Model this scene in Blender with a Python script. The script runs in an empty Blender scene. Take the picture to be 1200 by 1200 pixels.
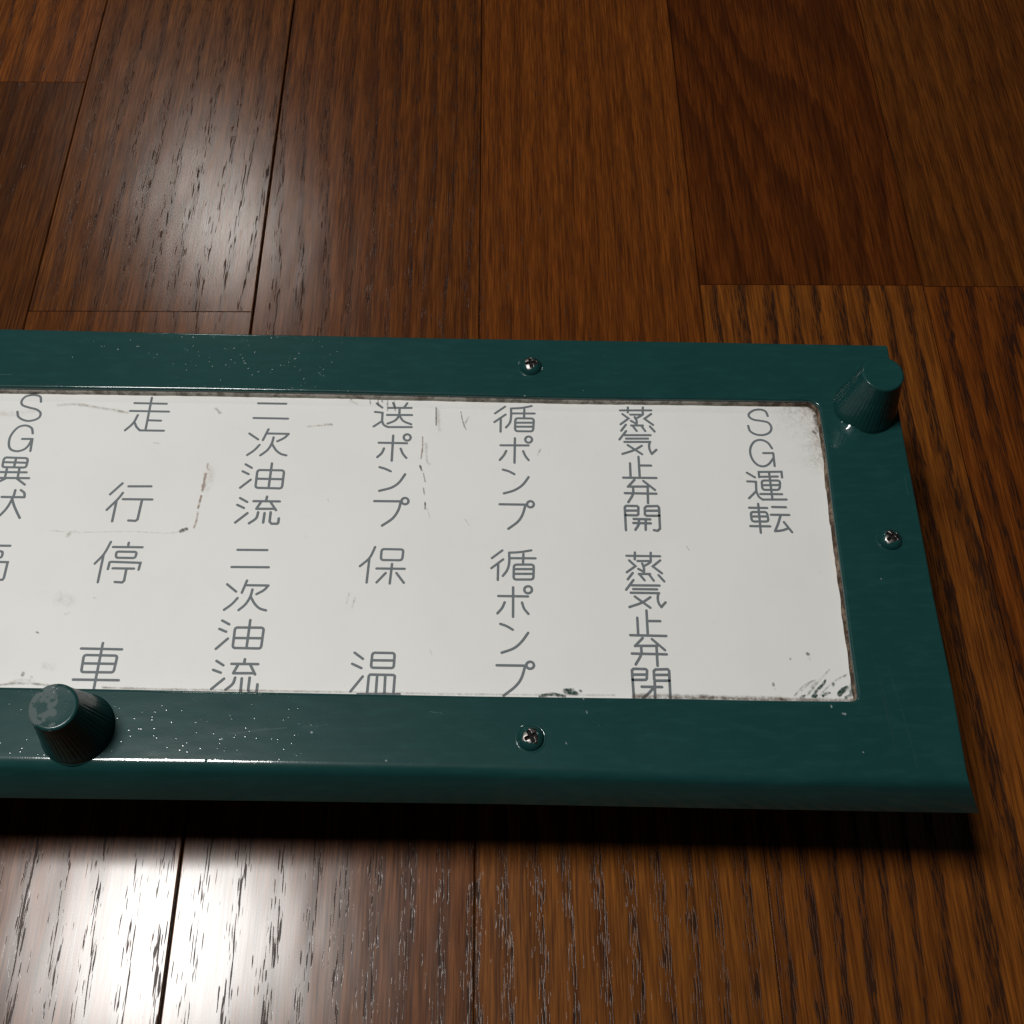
import bpy, bmesh, math, random
from mathutils import Vector, Matrix

scene = bpy.context.scene
COL = scene.collection

# ------------------------------------------------------------------ camera
cam_d = bpy.data.cameras.new('camera')
cam = bpy.data.objects.new('camera', cam_d)
COL.objects.link(cam)
cam_d.sensor_width = 36.0
cam_d.lens = 38.4
cam_d.clip_start = 0.01
cam_d.clip_end = 50.0
RIGHT, UP, BACK = (0.999878, -0.007401, 0.013759), (-0.0, 0.880685, 0.473703), (-0.015623, -0.473645, 0.880577)
cam.matrix_world = Matrix(((RIGHT[0], UP[0], BACK[0], 0.0), (RIGHT[1], UP[1], BACK[1], 0.0),
                           (RIGHT[2], UP[2], BACK[2], 0.342), (0, 0, 0, 1)))
scene.camera = cam
scene.render.resolution_x = scene.render.resolution_y = 1024

# ------------------------------------------------------------------ room light
world = bpy.data.worlds.new('World')
scene.world = world
world.use_nodes = True
bg = world.node_tree.nodes['Background']
bg.inputs[0].default_value = (0.80, 0.93, 1.0, 1)
bg.inputs[1].default_value = 0.016

def lamp(name, at, toward, height, radius, power, colour):
    d = bpy.data.lights.new(name, 'AREA')
    d.shape = 'DISK'
    d.size = radius * 2
    d.energy = power
    d.color = colour
    o = bpy.data.objects.new(name, d)
    COL.objects.link(o)
    v = Vector(toward)
    o.location = Vector((at[0], at[1], 0)) + v * (height / v.z)
    o.rotation_euler = (Vector((0, 0.15, 0)) - o.location).to_track_quat('-Z', 'Y').to_euler()
    return o

lamp('ceiling_lamp', (-0.096128, 0.042182), (-0.268704, 0.11791, 0.955979), 1.15, 0.125, 10.3, (1.0, 0.992, 0.965))
lamp('far_lamp', (-0.111586, 0.316253), (-0.232961, 0.66025, 0.714002), 2.0, 0.11, 4.6, (1.0, 0.97, 0.92))

vs = scene.view_settings
vs.view_transform = 'Standard'
vs.look = 'None'
vs.exposure = 0.0
vs.gamma = 1.0
vs.use_curve_mapping = False

# ------------------------------------------------------------------ data (millimetres on the plate, origin at the plate's middle)
ORG = Vector((-0.02, 0.155, 0.0))
ZP, ZT, ZL = 0.058, 0.0546, 0.0488
TEXT = [
 ('SG異状', [[0,-12239,3880,-12249,3926,-12258,3973,-12269,4018,-12284,4054,-12303,4079,-12325,4096,-12351,4108,-12382,4118,-12420,4128,-12463,4135,-12509,4139,-12557,4137,-12608,4131,-12663,4120,-12715,4103,-12758,4079,-12792,4044,-12819,4001,-12837,3954,-12847,3911,-12846,3870,-12837,3829,-12818,3790,-12789,3757,-12746,3730,-12691,3707,-12630,3688,-12569,3668,-12506,3649,-12438,3633,-12372,3615,-12315,3592,-12267,3562,-12223,3528,-12188,3491,-12166,3452,-12158,3408,-12160,3361,-12174,3314,-12200,3274,-12242,3241,-12297,3211,-12359,3188,-12417,3173,-12472,3168,-12526,3171,-12580,3182,-12633,3198,-12686,3221,-12739,3251,-12788,3286,-12827,3324,-12854,3367,-12870,3415,-12883,3465,-12898,3514],[0,-12262,2710,-12278,2762,-12292,2816,-12310,2867,-12338,2909,-12380,2944,-12430,2973,-12486,2994,-12541,3003,-12596,3001,-12654,2989,-12711,2965,-12762,2928,-12808,2872,-12851,2800,-12887,2722,-12913,2647,-12928,2576,-12933,2504,-12930,2434,-12923,2369,-12910,2307,-12892,2249,-12868,2197,-12836,2154,-12794,2120,-12743,2095,-12689,2077,-12637,2068,-12586,2069,-12533,2079,-12483,2096,-12440,2117,-12403,2141,-12372,2170,-12345,2204,-12320,2246,-12299,2298,-12281,2359,-12265,2424,-12249,2487],[0,-12546,2511,-12233,2511],[0,-12233,2511,-12208,2075],[1,-12952,1772,-12933,1825,-12886,1846,-12292,1822,-12244,1797,-12223,1742,-12220,1563,-12239,1510,-12286,1489,-12880,1503,-12928,1527,-12949,1581],[0,-12943,1679,-12217,1656],[0,-12589,1837,-12586,1499],[0,-12789,1487,-12783,1116],[0,-12414,1487,-12400,1116],[0,-13074,1331,-12170,1319],[0,-13133,1128,-12057,1116],[0,-12769,1098,-12958,980],[0,-12411,1098,-12139,891],[0,-12381,703,-12383,650,-12383,599,-12386,545,-12396,480,-12413,399,-12435,307,-12461,214,-12490,132,-12522,60,-12557,-5,-12593,-62,-12625,-110,-12651,-146,-12674,-170,-12696,-191,-12718,-213],[0,-12738,468,-12067,457],[0,-12218,703,-12186,680,-12153,659,-12122,636,-12097,609,-12082,577,-12073,542,-12067,505,-12059,468],[0,-12424,422,-12392,351,-12362,282,-12329,210,-12288,132,-12237,44,-12180,-50,-12119,-147,-12060,-242],[0,-13044,714,-13006,-270],[0,-13168,538,-13046,305],[0,-13182,-41,-13025,160]]),
 ('高', [[0,-12604,-977,-12593,-1144],[0,-13037,-1150,-12144,-1161],[1,-12622,-1400,-12607,-1357,-12569,-1339,-12369,-1343,-12330,-1362,-12312,-1405,-12311,-1487,-12327,-1530,-12365,-1547,-12560,-1544,-12600,-1524,-12618,-1481],[0,-12825,-2212,-12847,-1674,-12107,-1691,-12112,-2202,-12141,-2250,-12232,-2256],[1,-12621,-1874,-12603,-1827,-12558,-1807,-12406,-1810,-12361,-1831,-12341,-1880,-12340,-2025,-12359,-2073,-12403,-2092,-12555,-2089,-12600,-2068,-12620,-2019]]),
 ('走行', [[0,-8802,4048,-8821,2827],[0,-9315,3840,-8304,3816],[0,-9407,3546,-8193,3522],[0,-8792,3198,-8394,3186],[0,-9190,3102,-9172,3064,-9154,3025,-9136,2987,-9113,2952,-9086,2919,-9054,2887,-9021,2857,-8989,2827],[0,-8999,2827,-8251,2815],[0,-9139,3393,-9162,3316,-9183,3239,-9207,3163,-9240,3090,-9285,3021,-9339,2955,-9396,2891,-9451,2826],[0,-9222,940,-9532,557],[0,-9159,610,-9185,559,-9208,511,-9236,458,-9276,393,-9333,312,-9401,219,-9475,122,-9545,28],[0,-9303,306,-9320,-357],[0,-9026,834,-8341,834],[0,-9124,393,-8249,382],[0,-8551,364,-8582,-288,-8635,-340,-8848,-328]]),
 ('停車', [[0,-9243,-1034,-9274,-1134,-9304,-1234,-9337,-1331,-9376,-1423,-9424,-1508,-9479,-1587,-9537,-1664,-9593,-1742],[0,-9386,-1451,-9403,-2334],[0,-8717,-1063,-8721,-1191],[0,-9156,-1202,-8296,-1213],[1,-9028,-1412,-9015,-1370,-8978,-1353,-8492,-1362,-8455,-1381,-8442,-1423,-8450,-1503,-8470,-1544,-8511,-1561,-8966,-1552,-9004,-1533,-9023,-1491],[0,-9185,-1917,-9172,-1699,-9126,-1682,-8279,-1716,-8299,-1935],[0,-9052,-1890,-8437,-1902],[0,-8655,-1918,-8660,-2286,-8710,-2340,-8922,-2324],[0,-8942,-4196,-8968,-5767],[0,-9519,-4357,-8381,-4385],[1,-9404,-4613,-9386,-4568,-9344,-4550,-8540,-4569,-8498,-4589,-8482,-4634,-8503,-4997,-8523,-5040,-8567,-5059,-9335,-5048,-9378,-5029,-9397,-4984],[0,-9395,-4794,-8486,-4811],[0,-9577,-5264,-8329,-5287]]),
 ('二次油流', [[0,-5446,3839,-4562,3824],[0,-5532,3290,-4459,3266],[0,-5604,2719,-5309,2501],[0,-5246,2305,-5283,2253,-5320,2200,-5358,2148,-5399,2100,-5444,2056,-5492,2016,-5542,1977,-5590,1937],[0,-5027,2876,-5162,2476],[0,-5060,2719,-4387,2705],[0,-4387,2705,-4417,2666,-4445,2627,-4477,2589,-4513,2554,-4558,2522,-4608,2492,-4661,2464,-4712,2435],[0,-4840,2579,-4848,2521,-4855,2463,-4864,2405,-4879,2347,-4899,2288,-4923,2229,-4952,2171,-4987,2116,-5030,2066,-5081,2019,-5134,1973,-5186,1927],[0,-4870,2347,-4834,2287,-4799,2226,-4763,2167,-4726,2116,-4686,2073,-4645,2036,-4603,2005,-4561,1979,-4519,1960,-4476,1948,-4434,1938,-4391,1928],[0,-5598,1608,-5399,1482],[0,-5662,1361,-5471,1262],[0,-5386,1068,-5676,786],[1,-5219,1329,-5199,1383,-5152,1406,-4475,1394,-4428,1369,-4409,1315,-4417,838,-4438,785,-4485,764,-5153,784,-5199,808,-5219,862],[0,-4802,1644,-4821,776],[0,-5209,1102,-4414,1083],[0,-5637,433,-5410,297],[0,-5696,200,-5486,94],[0,-5362,-80,-5692,-400],[0,-5227,326,-4441,316],[0,-4835,482,-4855,336],[0,-4999,297,-5115,65],[0,-5115,65,-4553,65],[0,-4715,297,-4527,16],[0,-5048,-51,-5055,-103,-5060,-157,-5069,-208,-5090,-257,-5128,-301,-5177,-343,-5231,-383,-5283,-424],[0,-4856,-80,-4866,-400],[0,-4677,-51,-4680,-367,-4618,-438,-4451,-438,-4420,-405,-4417,-257]]),
 ('二次油流', [[0,-5521,-1297,-4651,-1306],[0,-5632,-1852,-4555,-1862],[0,-5696,-2399,-5413,-2632],[0,-5351,-2832,-5384,-2879,-5417,-2927,-5452,-2975,-5491,-3021,-5537,-3066,-5588,-3110,-5641,-3153,-5692,-3196],[0,-5138,-2283,-5247,-2668],[0,-5171,-2431,-4510,-2441],[0,-4510,-2441,-4537,-2478,-4563,-2516,-4591,-2553,-4626,-2588,-4670,-2621,-4720,-2652,-4773,-2682,-4825,-2713],[0,-4954,-2565,-4961,-2621,-4967,-2675,-4976,-2731,-4991,-2788,-5013,-2849,-5040,-2912,-5072,-2974,-5107,-3030,-5146,-3079,-5190,-3122,-5236,-3163,-5281,-3206],[0,-4983,-2788,-4949,-2845,-4916,-2903,-4882,-2959,-4847,-3009,-4810,-3052,-4772,-3091,-4732,-3125,-4690,-3154,-4646,-3175,-4599,-3190,-4551,-3202,-4503,-3215],[0,-5706,-3523,-5493,-3640],[0,-5756,-3777,-5555,-3863],[0,-5483,-4069,-5783,-4377],[1,-5318,-3801,-5299,-3755,-5256,-3736,-4573,-3744,-4530,-3765,-4512,-3811,-4526,-4302,-4546,-4347,-4589,-4366,-5258,-4350,-5302,-4330,-5320,-4283],[0,-4915,-3511,-4933,-4350],[0,-5314,-4052,-4519,-4062],[0,-5721,-4730,-5517,-4859],[0,-5783,-4992,-5562,-5075],[0,-5452,-5248,-5766,-5545],[0,-5295,-4818,-4559,-4828],[0,-4940,-4682,-4950,-4807],[0,-5108,-4835,-5217,-5084],[0,-5217,-5092,-4630,-5093],[0,-4773,-4849,-4615,-5127],[0,-5151,-5220,-5161,-5267,-5168,-5313,-5179,-5360,-5201,-5404,-5236,-5446,-5281,-5487,-5329,-5527,-5376,-5567],[0,-4966,-5241,-4960,-5649],[0,-4753,-5221,-4757,-5589,-4706,-5670,-4570,-5670,-4520,-5630,-4519,-5414]]),
 ('送ポンプ', [[0,-1721,3841,-1540,3682],[0,-1761,3523,-1722,3519,-1683,3514,-1645,3509,-1612,3504,-1585,3500,-1564,3495,-1544,3490,-1523,3485],[0,-1523,3495,-1524,3180],[0,-1524,3180,-1777,2981],[0,-1524,3180,-1510,3143,-1497,3105,-1482,3069,-1461,3038,-1432,3013,-1398,2994,-1361,2976,-1326,2958],[0,-1334,2958,-590,2959],[0,-1207,3862,-1147,3698],[0,-763,3853,-857,3684],[0,-1339,3673,-624,3674],[0,-1379,3409,-598,3406],[0,-997,3659,-997,3591,-995,3523,-996,3456,-1006,3395,-1024,3341,-1048,3291,-1079,3245,-1118,3204,-1168,3170,-1227,3140,-1291,3113,-1352,3085],[0,-998,3395,-965,3339,-934,3282,-900,3228,-857,3181,-804,3145,-742,3116,-677,3090,-613,3063],[0,-1153,2652,-1160,1737],[0,-1588,2386,-719,2368],[0,-1416,2182,-1430,2139,-1443,2095,-1458,2052,-1479,2012,-1506,1973,-1539,1937,-1574,1901,-1608,1865],[0,-904,2173,-886,2127,-869,2079,-851,2033,-830,1989,-804,1949,-776,1911,-747,1875,-718,1838],[1,-612,2578,-617,2536,-637,2500,-667,2474,-704,2463,-744,2466,-779,2485,-807,2517,-823,2557,-825,2599,-812,2639,-787,2671,-752,2690,-713,2694,-675,2682,-642,2656,-620,2620],[0,-1520,1509,-1479,1497,-1438,1484,-1396,1471,-1354,1455,-1310,1435,-1265,1412,-1220,1388,-1174,1365],[0,-731,1261,-773,1186,-815,1108,-858,1035,-905,970,-954,916,-1006,869,-1062,829,-1129,791,-1210,759,-1301,732,-1397,707,-1490,680],[0,-1618,328,-821,319],[0,-821,319,-834,245,-847,170,-862,96,-885,23,-915,-50,-950,-121,-992,-191,-1044,-259,-1110,-322,-1187,-383,-1269,-443,-1348,-503],[1,-595,328,-600,289,-619,255,-648,231,-685,220,-722,224,-757,241,-784,271,-799,308,-801,348,-789,386,-764,415,-731,433,-693,437,-656,426,-625,402,-603,368]]),
 ('保温', [[0,-1512,-1208,-1536,-1277,-1561,-1348,-1585,-1414,-1609,-1473,-1630,-1517,-1650,-1553,-1674,-1586,-1707,-1626,-1753,-1673,-1807,-1725,-1866,-1778,-1923,-1830],[0,-1661,-1604,-1698,-2351],[1,-1320,-1347,-1300,-1297,-1254,-1276,-743,-1287,-699,-1310,-684,-1360,-699,-1568,-722,-1618,-768,-1639,-1261,-1631,-1306,-1609,-1324,-1559],[0,-993,-1757,-1032,-2382],[0,-1437,-1904,-622,-1914],[0,-1164,-2047,-1414,-2348],[0,-855,-2047,-628,-2361],[0,-1913,-4497,-1670,-4681],[0,-1961,-4824,-1699,-4951],[0,-1648,-5194,-1956,-5621],[1,-1420,-4564,-1399,-4518,-1355,-4500,-857,-4510,-814,-4531,-797,-4577,-805,-4888,-824,-4933,-868,-4951,-1377,-4941,-1419,-4920,-1435,-4875],[0,-1420,-4722,-805,-4731],[0,-1501,-5688,-1481,-5183,-1446,-5140,-805,-5153,-766,-5185,-781,-5690],[0,-1252,-5156,-1262,-5677],[0,-1028,-5157,-1029,-5678],[0,-1759,-5699,-614,-5710]]),
 ('循ポンプ', [[0,2317,3727,2001,3472],[0,2335,3432,1982,3148],[0,2182,3283,2174,2791],[0,3156,3752,3074,3732,2993,3711,2912,3693,2831,3678,2750,3670,2669,3665,2588,3663,2507,3659],[0,2507,3659,2507,3580,2508,3500,2508,3422,2505,3351,2499,3288,2492,3230,2482,3177,2465,3126,2441,3078,2410,3033,2376,2990,2344,2947],[0,2517,3473,3246,3470],[0,2925,3624,2910,3298],[1,2635,3210,2657,3268,2706,3292,3151,3285,3197,3260,3214,3202,3192,2887,3167,2830,3117,2806,2694,2812,2646,2838,2627,2895],[0,2635,3126,3202,3127],[0,2634,2978,3192,2979],[0,2619,2556,2597,1667],[0,2172,2296,3039,2293],[0,2347,2095,2329,2055,2312,2015,2294,1975,2272,1934,2244,1894,2213,1852,2181,1811,2149,1770],[0,2868,2087,2884,2043,2899,1999,2915,1955,2933,1913,2955,1874,2980,1836,3006,1799,3031,1762],[1,3147,2504,3139,2463,3118,2428,3087,2402,3050,2391,3012,2395,2978,2413,2952,2444,2939,2483,2939,2525,2954,2564,2980,2595,3015,2613,3053,2617,3090,2606,3121,2581,3141,2545],[0,2240,1426,2285,1412,2329,1399,2373,1384,2417,1366,2461,1344,2504,1318,2547,1291,2589,1264],[0,3022,1162,2977,1091,2933,1019,2887,950,2835,887,2777,832,2714,782,2647,738,2577,698,2503,666,2425,641,2346,618,2267,594],[0,2138,220,2907,207],[0,2918,207,2895,121,2874,33,2850,-52,2823,-130,2793,-198,2761,-258,2724,-316,2676,-374,2615,-434,2544,-492,2468,-551,2395,-609],[1,3165,220,3157,181,3137,148,3107,125,3071,114,3034,117,3001,135,2976,164,2963,200,2964,239,2978,276,3003,305,3037,322,3074,326,3110,315,3139,292,3158,258]]),
 ('循ポンプ', [[0,2217,-1320,1909,-1574],[0,2241,-1611,1897,-1896],[0,2095,-1758,2082,-2273],[0,3064,-1320,2973,-1336,2882,-1353,2793,-1369,2708,-1380,2631,-1387,2559,-1390,2488,-1392,2417,-1394],[0,2417,-1394,2417,-1483,2419,-1572,2419,-1658,2414,-1736,2404,-1802,2390,-1860,2373,-1913,2351,-1964,2324,-2013,2293,-2058,2259,-2102,2227,-2146],[0,2436,-1575,3184,-1580],[0,2833,-1436,2816,-1768],[1,2549,-1853,2570,-1803,2616,-1782,3066,-1782,3111,-1804,3128,-1854,3114,-2190,3092,-2239,3046,-2260,2603,-2260,2559,-2239,2541,-2189],[0,2558,-1928,3116,-1929],[0,2557,-2078,3114,-2079],[0,2524,-2507,2513,-3427],[0,2094,-2779,2947,-2794],[0,2277,-2975,2260,-3019,2243,-3064,2226,-3108,2203,-3151,2174,-3193,2140,-3235,2104,-3276,2069,-3318],[0,2773,-2984,2786,-3032,2799,-3081,2813,-3128,2832,-3174,2857,-3216,2888,-3257,2920,-3297,2951,-3336],[1,3064,-2584,3056,-2624,3034,-2659,3002,-2683,2962,-2695,2922,-2691,2886,-2673,2859,-2642,2845,-2604,2845,-2563,2860,-2525,2888,-2495,2925,-2477,2966,-2473,3005,-2484,3037,-2509,3057,-2544],[0,2149,-3640,2192,-3655,2235,-3670,2278,-3686,2322,-3705,2366,-3730,2412,-3759,2457,-3789,2502,-3818],[0,2935,-3913,2886,-3985,2838,-4058,2790,-4128,2739,-4191,2688,-4246,2637,-4296,2581,-4341,2518,-4382,2443,-4418,2359,-4449,2272,-4478,2187,-4508],[0,2047,-4877,2849,-4891],[0,2842,-4891,2814,-4987,2788,-5084,2760,-5177,2727,-5260,2690,-5330,2650,-5390,2603,-5447,2548,-5506,2479,-5569,2399,-5632,2315,-5695,2234,-5758],[1,3083,-4879,3075,-4917,3054,-4949,3022,-4972,2984,-4982,2945,-4979,2911,-4962,2885,-4933,2871,-4898,2871,-4860,2886,-4824,2913,-4796,2948,-4779,2988,-4776,3025,-4786,3056,-4809,3076,-4842]]),
 ('蒸気止弁開', [[0,5938,3593,6927,3595],[0,6193,3709,6181,3510],[0,6668,3709,6648,3524],[0,6251,3435,6650,3431],[0,6652,3524,6652,3499,6654,3476,6651,3451,6631,3422,6588,3389,6528,3352,6463,3314,6400,3277],[0,6386,3347,6401,3312,6417,3276,6431,3240,6440,3203,6440,3163,6435,3121,6428,3079,6422,3037],[0,6005,3457,6191,3290,5928,3071],[0,6910,3458,6688,3278,6945,3051],[0,6259,3203,6408,3102],[0,6256,3028,6624,3029],[0,6093,3058,5933,2833],[0,6293,3028,6416,2825],[0,6569,3029,6684,2821],[0,6842,2994,6976,2804],[0,6087,2824,5861,2510],[0,6034,2669,6838,2670],[0,6071,2544,6750,2545],[0,6009,2424,6815,2425],[0,6793,2425,6785,2376,6776,2326,6768,2278,6765,2233,6768,2192,6774,2153,6783,2117,6792,2084,6801,2057,6813,2033,6824,2010,6836,1987],[0,6829,1987,6984,2140],[0,6105,2309,6531,1978],[0,6540,2284,6481,2244,6424,2204,6364,2164,6294,2126,6210,2090,6116,2055,6019,2021,5923,1986],[0,6413,1885,6407,1152],[0,6139,1654,6128,1164],[0,6433,1575,6782,1571],[0,5902,1143,6913,1131],[0,6241,1069,6026,823],[0,6027,831,6643,831],[0,6506,1028,6841,713],[0,5918,603,6875,583],[0,6179,815,6179,755,6181,695,6178,634,6164,571,6135,502,6094,431,6049,359,6006,288],[0,6624,815,6598,256],[0,5881,-657,5890,119,5935,167,6263,159,6299,119,6281,-124,6233,-160,5910,-152],[0,5901,3,6289,3],[0,6711,-657,6822,-677,6896,-606,6919,107,6881,159,6545,151,6488,95,6480,-132,6524,-172,6910,-172],[0,6489,-1,6922,-1],[0,6131,-279,6631,-295],[0,6112,-417,6636,-429],[0,6288,-295,6285,-338,6284,-382,6281,-425,6270,-469,6249,-513,6221,-557,6190,-601,6161,-645],[0,6491,-295,6468,-646]]),
 ('蒸気止弁閉', [[0,5850,-1498,6840,-1516],[0,6106,-1388,6088,-1617],[0,6570,-1397,6555,-1617],[0,6164,-1669,6512,-1669],[0,6555,-1617,6554,-1640,6555,-1663,6550,-1687,6533,-1713,6497,-1742,6449,-1773,6395,-1804,6343,-1835],[0,6298,-1748,6309,-1786,6322,-1823,6332,-1861,6339,-1901,6340,-1943,6337,-1986,6332,-2030,6328,-2074],[0,5920,-1647,6095,-1835,5831,-2030],[0,6831,-1648,6599,-1844,6852,-2066],[0,6172,-1922,6312,-2009],[0,6178,-2087,6504,-2087],[0,6003,-2052,5845,-2259],[0,6189,-2087,6333,-2290],[0,6465,-2087,6596,-2299],[0,6749,-2126,6900,-2325],[0,6009,-2281,5779,-2588],[0,5944,-2448,6753,-2457],[0,5984,-2567,6674,-2577],[0,5907,-2682,6724,-2696],[0,6697,-2696,6689,-2745,6681,-2794,6674,-2842,6672,-2886,6674,-2928,6680,-2966,6689,-3002,6700,-3034,6713,-3062,6729,-3085,6746,-3108,6763,-3131],[0,6755,-3131,6890,-2984],[0,6016,-2801,6440,-3151],[0,6462,-2823,6402,-2866,6343,-2909,6281,-2951,6210,-2991,6126,-3028,6033,-3062,5936,-3095,5842,-3129],[0,6322,-3235,6311,-3986],[0,6046,-3459,6040,-3986],[0,6339,-3559,6693,-3564],[0,5814,-3989,6832,-4016],[0,6160,-4076,5928,-4318],[0,5928,-4310,6556,-4312],[0,6417,-4109,6763,-4441],[0,5827,-4540,6803,-4566],[0,6099,-4319,6098,-4381,6100,-4443,6098,-4506,6083,-4572,6051,-4642,6008,-4716,5959,-4790,5914,-4863],[0,6532,-4320,6521,-4904],[0,5807,-6002,5798,-5037,5846,-4990,6184,-4999,6219,-5038,6196,-5274,6156,-5313,5800,-5313],[0,5809,-5160,6211,-5160],[0,6803,-6005,6831,-5052,6797,-5004,6457,-5011,6405,-5058,6400,-5298,6435,-5338,6820,-5339],[0,6409,-5169,6829,-5170],[0,6038,-5512,6601,-5522],[0,6408,-5345,6381,-6004],[0,6373,-5533,6336,-5574,6300,-5615,6263,-5655,6224,-5695,6181,-5734,6137,-5773,6091,-5811,6046,-5849]]),
 ('SG運転', [[0,10587,3385,10577,3431,10569,3478,10558,3522,10539,3558,10509,3585,10473,3607,10431,3622,10386,3631,10336,3633,10280,3629,10224,3619,10172,3603,10123,3578,10075,3545,10034,3509,10005,3475,9989,3443,9985,3410,9990,3378,10002,3348,10023,3320,10052,3293,10089,3269,10132,3249,10186,3234,10249,3224,10314,3215,10375,3204,10431,3191,10486,3179,10536,3162,10576,3136,10607,3099,10631,3054,10645,3004,10650,2957,10644,2910,10628,2862,10603,2817,10572,2778,10531,2746,10481,2719,10426,2698,10371,2684,10316,2678,10257,2679,10200,2687,10146,2702,10096,2722,10047,2750,10004,2784,9970,2822,9950,2866,9941,2917,9936,2971,9928,3023],[0,10577,2194,10552,2248,10529,2304,10503,2356,10470,2400,10428,2437,10379,2468,10327,2490,10275,2502,10221,2503,10164,2493,10110,2474,10060,2444,10017,2401,9976,2347,9942,2286,9915,2224,9897,2161,9887,2094,9883,2026,9886,1961,9896,1898,9913,1834,9935,1775,9960,1722,9989,1677,10021,1638,10056,1605,10093,1580,10132,1562,10174,1551,10216,1546,10257,1550,10298,1561,10338,1579,10377,1604,10417,1636,10455,1677,10494,1727,10532,1780,10571,1831],[0,10283,2023,10594,2023],[0,10594,2023,10582,1559],[0,9700,1322,9933,1155],[0,9677,1015,9715,1014,9753,1013,9790,1012,9825,1011,9856,1009,9885,1007,9913,1004,9942,1002],[0,9942,1007,9916,677],[0,9916,677,9668,426],[0,9916,677,9928,628,9938,577,9951,530,9968,488,9991,456,10019,431,10048,408,10077,384],[0,10066,384,10799,384],[0,10057,1164,10067,1348,10766,1357,10759,1152],[0,10084,1177,10630,1186],[1,10115,967,10137,1022,10185,1045,10618,1045,10662,1022,10673,967,10644,797,10615,743,10564,719,10176,719,10129,742,10110,796],[0,10123,880,10652,888],[0,10381,1335,10372,405],[0,10026,576,10686,568],[0,9921,239,9888,-744],[0,9632,102,10178,94],[1,9663,-117,9683,-65,9730,-43,10084,-43,10132,-65,10155,-117,10163,-293,10146,-344,10100,-366,9730,-366,9683,-344,9663,-292],[0,9672,-195,10162,-195],[0,9599,-521,10194,-529],[0,10328,127,10747,118],[0,10260,-137,10811,-145],[0,10548,-154,10522,-226,10495,-300,10468,-371,10440,-440,10411,-504,10381,-564,10351,-623,10320,-683],[0,10319,-691,10375,-685,10432,-679,10488,-672,10539,-663,10585,-650,10627,-635,10668,-618,10709,-602],[0,10621,-387,10820,-724]]),
]
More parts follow.
